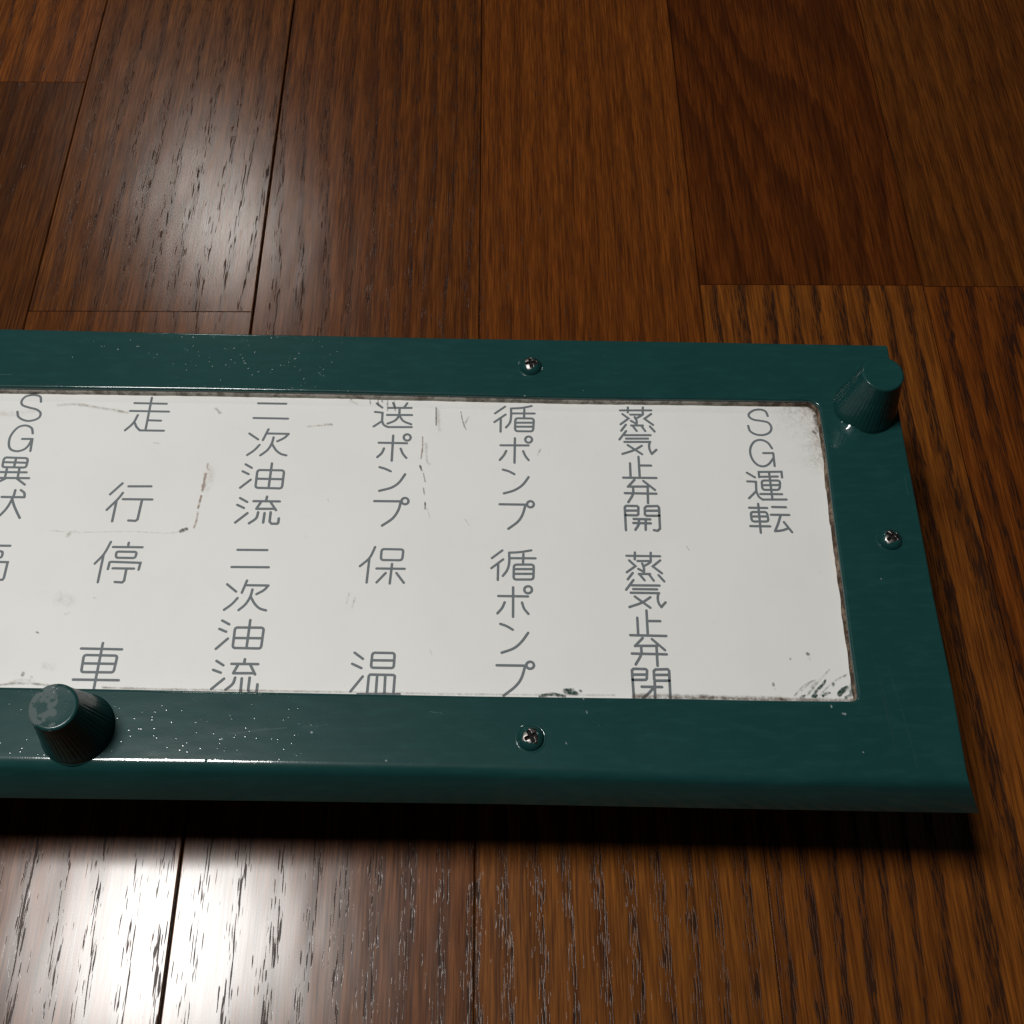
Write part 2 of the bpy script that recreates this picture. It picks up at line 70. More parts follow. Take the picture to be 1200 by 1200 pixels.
PANEL_STAINS = [
 ('brown',0.80,0.47,[(-67.38,16.42),(-67.41,14.61),(-66.82,14.01)]),
 ('brown',1.06,0.81,[(-67.7,12.81),(-67.81,9.53),(-67.95,6.58)]),
 ('brown',0.64,0.68,[(-68.01,5.11),(-68.26,3.06),(-68.47,0.74)]),
 ('brown',0.58,0.59,[(-68.33,-0.41),(-68.42,-3.57),(-68.88,-5.85)]),
 ('brown',3.18,0.15,[(-66.67,14.91),(-66.23,11.31),(-66.71,6.87)]),
 ('grey',0.29,0.34,[(-72.49,-6.98),(-76.66,-7.54),(-87.99,-6.97),(-102.92,-7.25),(-110.51,-6.68)]),
 ('dark',1.11,0.81,[(-72.74,-6.98),(-71.56,-6.41),(-70.85,-6.13)]),
 ('grey',1.33,0.52,[(-67.45,36.33),(-65.92,34.74)]),
 ('tan',1.33,0.37,[(-105.65,-8.66),(-104.67,-7.25),(-103.52,-6.69)]),
 ('tan',1.33,0.34,[(-116.83,37.52),(-111.05,37.86),(-104.18,36.59),(-94.59,34.69)]),
 ('grey',0.42,0.34,[(-112.38,37.85),(-102.86,36.59),(-95.7,35.01)]),
 ('tan',2.12,0.20,[(-134.26,34.62),(-130.96,33.99),(-123.82,35.28)]),
 ('grey',0.53,0.34,[(-85.02,23.74),(-83.14,23.43)]),
 ('tan',0.69,0.41,[(-38.37,29.72),(-34.43,30.04),(-31.03,30.67)]),
 ('tan',1.06,0.41,[(-33.12,30.36),(-30.74,30.36)]),
 ('dark',0.37,0.51,[(-19.63,40.61),(-19.22,38.02)]),
 ('dark',0.37,0.51,[(-16.95,40.94),(-16.77,37.39)]),
 ('dark',0.37,0.55,[(-15.85,40.29),(-15.5,38.68)]),
 ('dark',0.40,0.64,[(-13.95,39.97),(-13.74,35.47)]),
 ('dark',0.37,0.51,[(-11.77,39.33),(-11.33,35.47)]),
 ('tan',1.06,0.34,[(-26.0,39.3),(-23.53,38.34)]),
 ('dark',0.40,0.51,[(-25.82,40.6),(-25.22,39.63)]),
 ('dark',0.40,0.64,[(1.48,36.78),(1.65,30.09)]),
 ('tan',1.59,0.24,[(2.03,36.13),(2.76,28.2)]),
 ('dark',0.37,0.55,[(9.28,35.19),(9.87,31.68),(10.97,28.53)]),
 ('dark',0.34,0.38,[(11.72,33.28),(10.16,29.79)]),
 ('brown',0.42,0.68,[(-2.47,26.01),(-2.35,21.98),(-2.74,17.99)]),
 ('tan',1.06,0.34,[(-1.34,23.52),(-0.9,17.39),(0.18,16.17)]),
 ('dark',0.53,0.72,[(-2.93,15.56),(-2.35,13.75)]),
 ('dark',0.37,0.55,[(-1.8,12.85),(-1.19,9.86)]),
 ('dark',0.37,0.59,[(-1.64,7.78),(-1.31,5.42)]),
 ('dark',0.42,0.68,[(-0.98,2.78),(-0.91,0.46)]),
 ('tan',0.53,0.27,[(-0.41,0.75),(0.44,-2.14)]),
 ('tan',0.53,0.34,[(-21.83,-26.8),(-22.36,-29.99)]),
 ('tan',0.53,0.37,[(-20.04,-28.14),(-20.8,-31.58)]),
 ('grey',0.40,0.38,[(11.12,-3.01),(12.41,-5.3)]),
 ('grey',0.48,0.45,[(33.95,21.4),(32.85,19.25)]),
 ('grey',0.53,0.30,[(1.88,-44.28),(2.4,-45.8)]),
 ('grey',0.37,0.38,[(76.3,-11.83),(76.94,-13.23)]),
 ('grey',0.32,0.38,[(-30.15,3.95),(-29.84,3.07)]),
 ('tan',4.24,0.17,[(-104.49,-28.03),(-100.1,-29.62)]),
 ('grey',0.53,0.30,[(-94.29,-28.3),(-93.57,-28.31)]),
 ('dark',0.69,0.68,[(-109.85,-51.52),(-109.59,-50.53)]),
 ('tan',0.80,0.34,[(-107.51,-52.76),(-107.24,-51.77)]),
 ('dark',0.48,0.51,[(-108.43,-38.71),(-107.9,-38.96)]),
 ('tan',2.65,0.17,[(-104.84,-48.56),(-101.89,-49.31)]),
 ('tan',0.53,0.34,[(-101.59,-33.29),(-100.24,-32.77)]),
 ('dark',0.90,0.72,[(107.33,-45.52),(107.76,-45.9)]),
 ('grey',0.80,0.34,[(107.61,-47.04),(108.05,-47.29)]),
 ('dark',0.69,0.72,[(96.79,-54.26),(96.82,-55.0)]),
 ('grey',0.64,0.26,[(96.96,-55.74),(97.17,-55.99)]),
 ('dark',0.48,0.42,[(102.33,-47.03),(102.54,-47.28)]),
 ('grey',0.80,0.38,[(112.67,35.68),(113.16,35.36)]),
 ('dark',0.69,0.68,[(119.19,28.05),(120.13,27.11)]),
 ('tan',0.53,0.48,[(119.77,26.48),(120.44,25.54)]),
 ('dark',0.80,0.64,[(120.16,33.13),(120.83,34.09)]),
 ('dark',0.80,0.59,[(120.61,30.58),(121.15,30.58)]),
 ('tan',7.95,0.29,[(113.1,36.97),(119.07,35.05),(120.84,28.37),(120.89,17.49)]),
 ('dirt',3.18,0.60,[(114.75,39.25),(119.97,37.63),(121.33,33.77),(121.64,28.37)]),
 ('tan',13.25,0.14,[(110.11,34.72),(117.35,28.36),(118.3,15.96)]),
 ('dirt',1.33,0.55,[(52.43,40.1),(68.64,39.48),(93.02,39.2),(118.7,38.28)]),
 ('tan',1.59,0.27,[(-28.59,41.89),(3.81,40.66),(30.8,40.38),(52.4,39.45)]),
 ('tan',1.33,0.24,[(-136.11,43.3),(-103.89,42.71),(-68.95,42.13),(-28.55,41.24)]),
 ('dirt',1.33,0.80,[(121.87,29.95),(121.47,15.96),(121.08,2.51),(120.5,-11.85),(120.19,-25.64),(119.85,-37.57),(119.61,-51.59),(119.47,-57.03)]),
 ('dark',0.80,0.59,[(120.06,-39.39),(120.19,-43.25),(120.59,-45.29)]),
 ('dark',0.80,0.51,[(121.47,15.96),(121.6,11.42)]),
 ('dark',0.80,0.51,[(120.19,-25.64),(120.2,-30.46)]),
 ('dirt',1.85,0.70,[(119.7,-55.55),(119.32,-58.01),(117.44,-59.46),(108.99,-59.32),(99.62,-59.05),(87.9,-58.77),(71.51,-58.24),(57.92,-57.96)]),
 ('dirt',0.80,0.80,[(97.78,-58.68),(98.69,-58.92)]),
 ('dirt',1.06,0.50,[(76.21,-58.13),(85.56,-58.64)]),
 ('dirt',0.80,0.50,[(-115.33,-54.2),(-110.8,-53.73),(-104.95,-53.99),(-101.37,-54.48)]),
 ('tan',1.33,0.27,[(-113.12,-53.72),(-109.84,-52.75),(-106.2,-53.49)]),
 ('dirt',0.66,0.50,[(-87.35,-55.01),(-71.02,-55.54),(-54.71,-55.83),(-26.72,-56.39)]),
 ('dirt',0.66,0.35,[(-26.72,-56.39),(15.32,-57.23),(52.78,-57.58)]),
 ('green',0.64,0.90,[(107.02,-58.22),(108.71,-56.26),(110.34,-54.79),(111.5,-53.31)]),
 ('green',1.11,0.95,[(114.4,-57.75),(115.53,-56.53),(117.14,-55.3)]),
 ('green',0.66,0.90,[(109.88,-57.98),(111.17,-57.25),(112.15,-57.01)]),
 ('green',0.66,0.90,[(107.49,-58.22),(108.51,-57.73)]),
 ('green',0.58,0.85,[(103.69,-58.45),(105.2,-57.72)]),
 ('green',0.64,0.80,[(113.15,-55.04),(113.61,-54.3)]),
 ('green',0.80,0.80,[(117.82,-57.02),(119.07,-55.06)]),
 ('green',0.80,0.80,[(116.18,-58.49),(118.76,-57.03),(119.7,-55.55)]),
 ('pgreen',0.42,0.60,[(102.11,-57.96),(105.37,-54.78),(108.65,-53.3)]),
 ('pgreen',0.42,0.50,[(105.68,-57.72),(109.84,-53.3),(113.16,-50.07)]),
 ('pgreen',0.42,0.55,[(109.21,-57.73),(113.29,-54.06),(117.71,-51.58)]),
 ('pgreen',0.37,0.50,[(106.69,-55.52),(108.82,-53.8)]),
 ('pgreen',1.06,0.35,[(105.98,-57.24),(108.44,-54.78)]),
 ('pgreen',0.40,0.50,[(116.6,-52.58),(117.43,-51.83)]),
 ('pgreen',1.33,0.40,[(115.46,-57.02),(118.63,-54.81)]),
 ('pgreen',0.37,0.50,[(104.19,-56.5),(107.4,-53.79)]),
 ('green',1.33,1.00,[(38.98,-56.57),(40.62,-56.57),(42.48,-57.06)]),
 ('green',0.64,1.00,[(38.76,-56.08),(41.59,-55.84)]),
 ('green',0.64,0.90,[(43.21,-56.33),(43.68,-56.46)]),
 ('green',0.80,1.00,[(32.15,-58.01),(35.21,-57.29),(39.18,-57.79)]),
]
FRAME_MARKS = [
 ('fleck',0.42,0.90,[(111.01,-61.66),(111.07,-62.26)]),
 ('fleck',0.58,0.80,[(113.69,-63.93),(114.58,-64.17)]),
 ('fleck',0.32,0.80,[(117.55,-74.47),(117.74,-74.7)]),
 ('wear_sheen',0.42,0.35,[(-50.58,-69.29),(-43.48,-68.15),(-35.4,-67.48)]),
 ('wear_sheen',0.32,0.30,[(-31.12,-67.26),(-24.37,-66.58)]),
 ('wear_sheen',0.32,0.60,[(2.36,-63.13),(5.8,-63.61)]),
 ('fleck',0.53,0.80,[(-52.58,-70.44),(-52.13,-70.44)]),
 ('fleck',0.53,0.80,[(-28.85,-68.66),(-28.5,-68.9)]),
 ('fleck',0.40,0.70,[(-8.69,-76.31),(-8.45,-76.53)]),
 ('wear_sheen',0.40,0.40,[(-71.18,62.32),(-62.43,62.35),(-53.63,62.03)]),
 ('wear_sheen',0.32,0.40,[(-65.83,56.24),(-59.55,60.99)]),
 ('wear_sheen',0.40,0.50,[(-135.51,46.78),(-131.78,46.79)]),
 ('fleck',0.34,0.60,[(-94.54,57.84),(-93.72,57.84)]),
 ('fleck',0.34,0.60,[(-54.93,47.96),(-54.41,48.12)]),
 ('fleck',0.34,0.60,[(-43.81,52.95),(-43.29,53.29)]),
 ('wear_sheen',0.53,0.30,[(143.7,9.46),(143.68,3.56)]),
 ('fleck',0.32,0.70,[(44.58,-63.02),(44.78,-63.73)]),
 ('fleck',0.37,0.70,[(43.8,-59.19),(44.01,-59.91)]),
 ('fleck',0.32,0.60,[(130.83,-23.96),(131.03,-24.23)]),
 ('fleck',0.32,0.60,[(38.79,-71.67),(39.0,-72.13)]),
 ('wear_sheen',0.32,0.50,[(54.73,54.89),(55.24,54.22)]),
 ('wear_sheen',0.32,0.50,[(57.91,47.57),(58.99,47.57)]),
 ('fleck',0.34,0.60,[(29.09,39.03),(29.62,39.04)]),
 ('pale',0.80,0.30,[(125.09,-55.28),(126.47,-74.27)]),
 ('wear_sheen',0.58,0.14,[(128.28,-50.36),(130.45,-67.3),(131.32,-78.86)]),  # soft brush sheen on the frame, painted in as a paler line
 ('wear_sheen',0.58,0.12,[(124.37,-45.34),(126.94,-64.92)]),  # second line of painted-in brush sheen
]
WIN = [(-134.5,42.08),(-102.65,41.66),(-70.73,41.25),(-28.07,40.37),(14.66,39.17),(46.72,38.43),(84.21,38.02),(115.06,37.59)]
WINR = [(121.55,32.17),(121.4,20.02),(120.48,-2.24),(119.74,-27.17),(119.08,-44.07),(118.83,-56.24)]
WINB = [(115.86,-60.35),(94.04,-60.05),(70.89,-59.51),(43.11,-59.07),(15.38,-58.63),(-21.55,-57.81),(-58.42,-56.99),(-86.06,-56.31),(-113.66,-55.76)]
OUT_TOP = [(-139.35,64.84),(-62.51,63.03),(14.49,61.39),(80.67,60.4),(146.74,59.12)]
OUT_RIGHT = [(147.08,57.86),(146.08,21.27),(145.72,-4.82),(145.24,-29.86),(145.19,-57.04),(144.43,-80.04)]
FOLD = [(144.1,-82.74),(80.28,-81.6),(24.47,-79.59),(-42.44,-78.22),(-109.16,-76.85)]
LIP = [(149.17,-88.62),(81.44,-87.09),(24.55,-85.73),(-43.55,-84.54),(-111.39,-83.48)]
SCREWS = [(31.4,50.48),(135.72,-11.32),(29.52,-70.48)]
KNOBS = [(135.7,34.88),(-90.67,-67.51)]
LINE4 = [(192.74,307.21),(192.34,-4.33)]

MM = 0.001

# ------------------------------------------------------------------ helpers
def link(name, bm, mats, parent=None, smooth=True):
    me = bpy.data.meshes.new(name)
    bm.to_mesh(me)
    bm.free()
    for m in (mats if isinstance(mats, (list, tuple)) else [mats]):
        me.materials.append(m)
    if smooth:
        me.shade_smooth()
    o = bpy.data.objects.new(name, me)
    COL.objects.link(o)
    o.parent = parent
    return o

class NT:
    """small node helper"""
    def __init__(self, name):
        self.m = bpy.data.materials.new(name)
        self.m.use_nodes = True
        self.t = self.m.node_tree
        self.b = self.t.nodes['Principled BSDF']
        self.out = self.t.nodes['Material Output']
    def put(self, sock, v):
        if hasattr(v, 'is_linked') or hasattr(v, 'links'):
            self.t.links.new(v, sock)
        else:
            if isinstance(v, tuple) and len(v) == 3 and sock.type == 'RGBA':
                v = v + (1,)
            sock.default_value = v
    def n(self, kind, **kw):
        nd = self.t.nodes.new(kind)
        for k, v in kw.items():
            setattr(nd, k, v)
        return nd
    def math(self, op, a, b=0.0, c=None, clamp=False):
        nd = self.n('ShaderNodeMath', operation=op, use_clamp=clamp)
        self.put(nd.inputs[0], a)
        self.put(nd.inputs[1], b)
        if c is not None:
            self.put(nd.inputs[2], c)
        return nd.outputs[0]
    def vmath(self, op, a, b):
        nd = self.n('ShaderNodeVectorMath', operation=op)
        self.put(nd.inputs[0], a)
        self.put(nd.inputs[1], b)
        return nd.outputs[0]
    def mix(self, f, a, b, mode='MIX'):
        nd = self.n('ShaderNodeMix', data_type='RGBA', blend_type=mode)
        self.put(nd.inputs[0], f)
        self.put(nd.inputs[6], a)
        self.put(nd.inputs[7], b)
        return nd.outputs[2]
    def noise(self, vec, scale, detail=2.0, rough=0.5, dist=0.0):
        nd = self.n('ShaderNodeTexNoise')
        self.put(nd.inputs['Vector'], vec)
        nd.inputs['Scale'].default_value = scale
        nd.inputs['Detail'].default_value = detail
        nd.inputs['Roughness'].default_value = rough
        nd.inputs['Distortion'].default_value = dist
        return nd.outputs[0]
    def ss(self, x, lo, hi, a=0.0, b=1.0):
        nd = self.n('ShaderNodeMapRange', interpolation_type='SMOOTHSTEP')
        self.put(nd.inputs[0], x)
        self.put(nd.inputs[1], lo)
        self.put(nd.inputs[2], hi)
        self.put(nd.inputs[3], a)
        self.put(nd.inputs[4], b)
        return nd.outputs[0]
    def obj(self):
        return self.n('ShaderNodeTexCoord').outputs['Object']
    def attr(self, name):
        return self.n('ShaderNodeAttribute', attribute_name=name)
    def bump(self, h, strength, dist, normal=None):
        nd = self.n('ShaderNodeBump')
        nd.inputs['Strength'].default_value = strength
        nd.inputs['Distance'].default_value = dist
        self.put(nd.inputs['Height'], h)
        if normal is not None:
            self.put(nd.inputs['Normal'], normal)
        return nd.outputs[0]
    def set(self, **kw):
        names = dict(color='Base Color', rough='Roughness', metal='Metallic', normal='Normal', spec='Specular IOR Level',
                     coat='Coat Weight', coat_rough='Coat Roughness', alpha='Alpha', coat_n='Coat Normal')
        for k, v in kw.items():
            self.put(self.b.inputs[names[k]], v)
        return self.m

# ------------------------------------------------------------------ materials
def mat_floor():
    T = NT('varnished_oak')
    P = T.obj()
    g = T.attr('grain')
    sep = T.n('ShaderNodeSeparateColor')
    T.put(sep.inputs[0], g.outputs['Color'])
    cath, pore, rnd = sep.outputs
    tone = T.attr('tone').outputs['Color']
    comb = T.n('ShaderNodeCombineXYZ')
    T.put(comb.inputs[0], T.math('MULTIPLY', rnd, 3.17))
    T.put(comb.inputs[1], T.math('MULTIPLY', rnd, 11.3))
    T.put(comb.inputs[2], T.math('MULTIPLY', rnd, 5.1))
    Q = T.vmath('ADD', P, comb.outputs[0])
    sx = T.n('ShaderNodeSeparateXYZ')
    T.put(sx.inputs[0], Q)
    # growth rings: straight bands along the board, pulled into cathedrals where cath is high
    n1 = T.noise(T.vmath('MULTIPLY', Q, (1.0, 0.22, 1.0)), 11.0, 1.5, 0.45)
    nw = T.noise(T.vmath('MULTIPLY', Q, (1.0, 0.12, 1.0)), 60.0, 2.0, 0.5)
    amp = T.math('MULTIPLY_ADD', cath, 9.0, 3.4)
    ring = T.math('MULTIPLY_ADD', sx.outputs[0], T.math('MULTIPLY_ADD', cath, -80.0, 118.0), T.math('MULTIPLY', n1, amp))
    jag = T.noise(T.vmath('MULTIPLY', Q, (1.0, 0.10, 1.0)), 520.0, 2.0, 0.6)
    ring = T.math('ADD', ring, T.math('MULTIPLY', nw, 0.45))
    ring = T.math('ADD', ring, T.math('MULTIPLY', jag, 0.42))
    fr = T.math('FRACT', ring)
    # early wood rises slowly, then drops: dark dense edge on one side of every ring
    band = T.math('MULTIPLY', T.ss(fr, 0.25, 0.85), T.ss(fr, 1.0, 0.90))
    # open pores: short dashes packed into the early wood
    pn = T.noise(T.vmath('MULTIPLY', Q, (1.0, 0.055, 1.0)), 2100.0, 1.5, 0.5)
    pn2 = T.noise(T.vmath('MULTIPLY', Q, (1.0, 0.040, 1.0)), 1000.0, 2.0, 0.6)
    thr = T.math('SUBTRACT', 0.746, T.math('MULTIPLY', T.math('MULTIPLY_ADD', band, 0.19, 0.02), pore))
    pores = T.ss(pn, thr, T.math('ADD', thr, 0.07))
    fib = T.noise(T.vmath('MULTIPLY', Q, (1.0, 0.035, 1.0)), 1700.0, 3.0, 0.65)
    broad = T.noise(T.vmath('MULTIPLY', Q, (1.0, 0.25, 1.0)), 24.0, 3.0, 0.6)
    light, mid, dark = (0.205, 0.063, 0.0092), (0.102, 0.0290, 0.0054), (0.026, 0.0076, 0.0030)
    c = T.mix(T.ss(fib, 0.30, 0.72), mid, light)
    c = T.mix(T.math('MULTIPLY', T.ss(pn2, 0.42, 0.70), 0.45), c, dark)
    c = T.mix(T.math('MULTIPLY', band, T.math('ADD', T.math('MULTIPLY_ADD', T.math('MINIMUM', pore, 0.75), 0.42, 0.08), T.math('MULTIPLY', cath, 0.30))), c, dark)
    c = T.mix(T.ss(broad, 0.35, 0.75, 0.0, 0.35), c, T.mix(1.0, c, (0.62, 0.52, 0.45), 'MULTIPLY'))
    hair = T.noise(T.vmath('MULTIPLY', Q, (1.0, 0.016, 1.0)), 1450.0, 1.5, 0.55)
    c = T.mix(T.math('MULTIPLY', T.ss(hair, 0.55, 0.70), 0.55), c, dark)
    c = T.mix(1.0, c, tone, 'MULTIPLY')
    c = T.mix(T.math('MULTIPLY', pores, 0.80), c, (0.016, 0.0085, 0.0065))
    h = T.math('SUBTRACT', T.math('MULTIPLY', fib, 0.10), T.math('MULTIPLY', pores, 1.0))
    slow = T.noise(T.vmath('MULTIPLY', Q, (1.0, 0.35, 1.0)), 45.0, 2.0, 0.5)
    nb = T.bump(slow, 0.25, 0.0009)
    nb = T.bump(h, 0.25, 0.00009, nb)
    rough = T.math('ADD', T.math('MULTIPLY_ADD', fib, 0.08, 0.165), T.math('MULTIPLY', pores, 0.12))
    return T.set(color=c, rough=rough, normal=nb, spec=T.math('MULTIPLY_ADD', pores, -0.29, 0.39))

def mat_paint(name, chips=False, centre=None, coat=0.8):
    T = NT(name)
    P = T.obj()
    a = T.noise(P, 34.0, 4.0, 0.6)
    br = T.noise(T.vmath('MULTIPLY', P, (0.25, 1.0, 1.0)), 420.0, 2.0, 0.6)
    c = T.mix(a, (0.0072, 0.0405, 0.0390), (0.0095, 0.054, 0.0510))
    c = T.mix(T.ss(br, 0.45, 0.75, 0.0, 0.30), c, (0.016, 0.074, 0.070))
    # dust nibs caught in the wet paint
    v = T.n('ShaderNodeTexVoronoi', feature='F1')
    T.put(v.inputs['Vector'], P)
    v.inputs['Scale'].default_value = 290.0
    keep = T.n('ShaderNodeSeparateColor')
    T.put(keep.inputs[0], v.outputs['Color'])
    where = T.ss(T.noise(P, 19.0, 2.0), 0.30, 0.55)
    nib = T.math('MULTIPLY', T.ss(v.outputs['Distance'], 0.14, 0.02), T.math('GREATER_THAN', keep.outputs[0], 0.82))
    nib = T.math('MULTIPLY', nib, where)
    v2 = T.n('ShaderNodeTexVoronoi', feature='F1')
    T.put(v2.inputs['Vector'], P)
    v2.inputs['Scale'].default_value = 620.0
    nib2 = T.math('MULTIPLY', T.ss(v2.outputs['Distance'], 0.2, 0.05), where)
    fine = T.noise(P, 1500.0, 2.0, 0.6)
    wave = T.noise(T.vmath('MULTIPLY', P, (0.5, 1.0, 1.0)), 110.0, 2.0, 0.5)
    nb = T.bump(wave, 0.18, 0.0006)
    h = T.math('ADD', T.math('MULTIPLY', T.math('MULTIPLY', nib, keep.outputs[1]), 0.5), T.math('MULTIPLY', fine, 0.045))
    h = T.math('ADD', h, T.math('MULTIPLY', nib2, 0.09))
    nb = T.bump(h, 0.8, 0.00022, nb)
    rough = T.math('MULTIPLY_ADD', a, 0.14, 0.30)
    metal = 0.0
    if chips:
        off = T.vmath('SUBTRACT', P, centre)
        e = T.noise(off, 190.0, 4.0, 0.55)
        s3 = T.n('ShaderNodeSeparateXYZ')
        T.put(s3.inputs[0], off)
        side = T.math('MULTIPLY', s3.outputs[0], -20.0)
        chip = T.ss(T.math('ADD', e, side), 0.57, 0.59)
        chip = T.math('MULTIPLY', chip, T.math('GREATER_THAN', s3.outputs[2], 0.0179))
        c = T.mix(chip, c, (0.095, 0.125, 0.122))
        rough = T.math('MULTIPLY_ADD', chip, 0.25, rough)
    return T.set(color=c, rough=rough, normal=nb, metal=metal, spec=0.10, coat=coat, coat_rough=0.085, coat_n=nb)

def mat_panel():
    T = NT('milky_acrylic')
    P = T.obj()
    a = T.noise(P, 26.0, 4.0, 0.6)
    b = T.noise(P, 320.0, 3.0, 0.6)
    c = T.mix(T.ss(a, 0.35, 0.75), (0.785, 0.780, 0.758), (0.765, 0.750, 0.718))
    c = T.mix(T.ss(b, 0.62, 0.80, 0.0, 0.10), c, (0.44, 0.41, 0.36))
    nb = T.bump(T.noise(P, 900.0, 2.0), 0.12, 0.0001)
    return T.set(color=c, rough=T.math('MULTIPLY_ADD', a, 0.15, 0.42), normal=nb, spec=0.35)

def mat_text():
    T = NT('engraved_grey_ink')
    b = T.noise(T.obj(), 700.0, 3.0, 0.6)
    return T.set(color=T.mix(b, (0.120, 0.138, 0.152), (0.185, 0.203, 0.214)), rough=0.6, spec=0.25)

def mat_stain():
    T = NT('old_stain')
    c = T.attr('tint').outputs['Color']
    a = T.attr('amount').outputs['Fac']
    n = T.noise(T.obj(), 1300.0, 3.0, 0.65)
    n2 = T.noise(T.obj(), 420.0, 2.0, 0.6)
    al = T.math('MULTIPLY', a, T.ss(T.math('ADD', n, T.math('MULTIPLY', n2, 0.7)), 0.55, 1.10, 0.20, 1.15))
    al = T.math('MULTIPLY', al, T.ss(T.math('ADD', a, T.math('MULTIPLY', n, 0.9)), 0.40, 0.90, 0.35, 1.0))
    return T.set(color=c, rough=0.7, spec=0.2, alpha=al)

def mat_mark():
    T = NT('paint_wear_and_sheen')
    c = T.attr('tint').outputs['Color']
    a = T.attr('amount').outputs['Fac']
    n = T.noise(T.obj(), 1600.0, 3.0, 0.65)
    al = T.math('MULTIPLY', a, T.ss(n, 0.30, 0.60, 0.1, 1.0))
    return T.set(color=c, rough=0.45, alpha=al)

def mat_grime():
    T = NT('crusted_rim')
    P = T.obj()
    n = T.noise(P, 260.0, 4.0, 0.7)
    sx = T.n('ShaderNodeSeparateXYZ')
    T.put(sx.inputs[0], P)
    old = T.ss(T.math('ADD', sx.outputs[0], T.math('MULTIPLY', n, 0.03)), 0.085, 0.135)
    c = T.mix(old, T.mix(T.ss(n, 0.36, 0.60), (0.17, 0.15, 0.12), (0.42, 0.39, 0.34)), T.mix(T.ss(n, 0.42, 0.64), (0.060, 0.036, 0.024), (0.24, 0.18, 0.13)))
    return T.set(color=c, rough=0.8, normal=T.bump(n, 0.8, 0.0006), spec=0.2)

def mat_steel():
    T = NT('dull_steel')
    n = T.noise(T.obj(), 900.0, 3.0, 0.6)
    c = T.mix(T.ss(n, 0.35, 0.7), (0.16, 0.145, 0.135), (0.36, 0.335, 0.315))
    return T.set(color=c, metal=1.0, rough=T.math('MULTIPLY_ADD', n, 0.25, 0.24), normal=T.bump(n, 0.25, 0.0001))

def mat_box():
    T = NT('grey_sheet_steel')
    n = T.noise(T.obj(), 60.0, 3.0)
    return T.set(color=T.mix(n, (0.03, 0.035, 0.035), (0.05, 0.055, 0.055)), rough=0.6)

def mat_black():
    T = NT('dirt_and_recess_shade')  # dirt in the screw cross, with the narrow recess's shade put into the colour
    n = T.noise(T.obj(), 1200.0, 3.0)
    return T.set(color=T.mix(n, (0.006, 0.006, 0.006), (0.022, 0.02, 0.018)), rough=0.8, spec=0.15)

M_FLOOR, M_PAINT, M_PANEL, M_TEXT, M_STAIN, M_MARK, M_GRIME, M_STEEL, M_BOX, M_BLACK = (
    mat_floor(), mat_paint('gloss_green_paint'), mat_panel(), mat_text(), mat_stain(), mat_mark(), mat_grime(), mat_steel(), mat_box(), mat_black())

# ------------------------------------------------------------------ floor
# strip boards run away from the camera: centre lines of the seams, then each strip's cross joints (far -> near) with board looks
SEAM = [-0.3625, -0.2730, -0.1829, -0.0950, -0.0061, 0.0822, 0.1725, 0.2620, 0.3520]
# board: (near end y, tone, cathedral, pores)
D1, L1 = (0.62, 0.58, 0.62), (1.02, 1.0, 0.95)
STRIPS = [
    [(0.55, L1, .2, .6), (0.30, D1, .5, .4), (-0.4, L1, .2, .7)],
    [(0.4024, (1.12, 1.05, 0.92), .25, .85), (0.16, (0.55, 0.55, 0.62), .95, .35), (-0.4, L1, .3, .7)],
    [(0.2733, (0.80, 0.82, 0.84), .02, .85), (0.17, (0.86, 0.86, 0.84), .02, .7), (-0.4, (1.15, 1.12, 1.05), .05, .95)],
    [(0.165, (0.80, 0.77, 0.74), .10, .85), (-0.4, (1.05, 1.08, 1.10), .16, .98)],
    [(0.150, (1.0, 0.92, 0.82), .03, .50), (-0.4, (1.30, 1.42, 1.40), .06, 1.15)],
    [(0.2877, (0.66, 0.55, 0.52), 0.9, .22), (-0.4, (1.18, 1.20, 1.12), .30, 1.4)],
    [(0.2871, (0.80, 0.78, 0.74), .10, .55), (-0.4, (1.02, 0.90, 0.80), .45, 1.3)],
    [(0.45, L1, .3, .4), (0.05, D1, .7, .5), (-0.4, L1, .2, .6)],
]
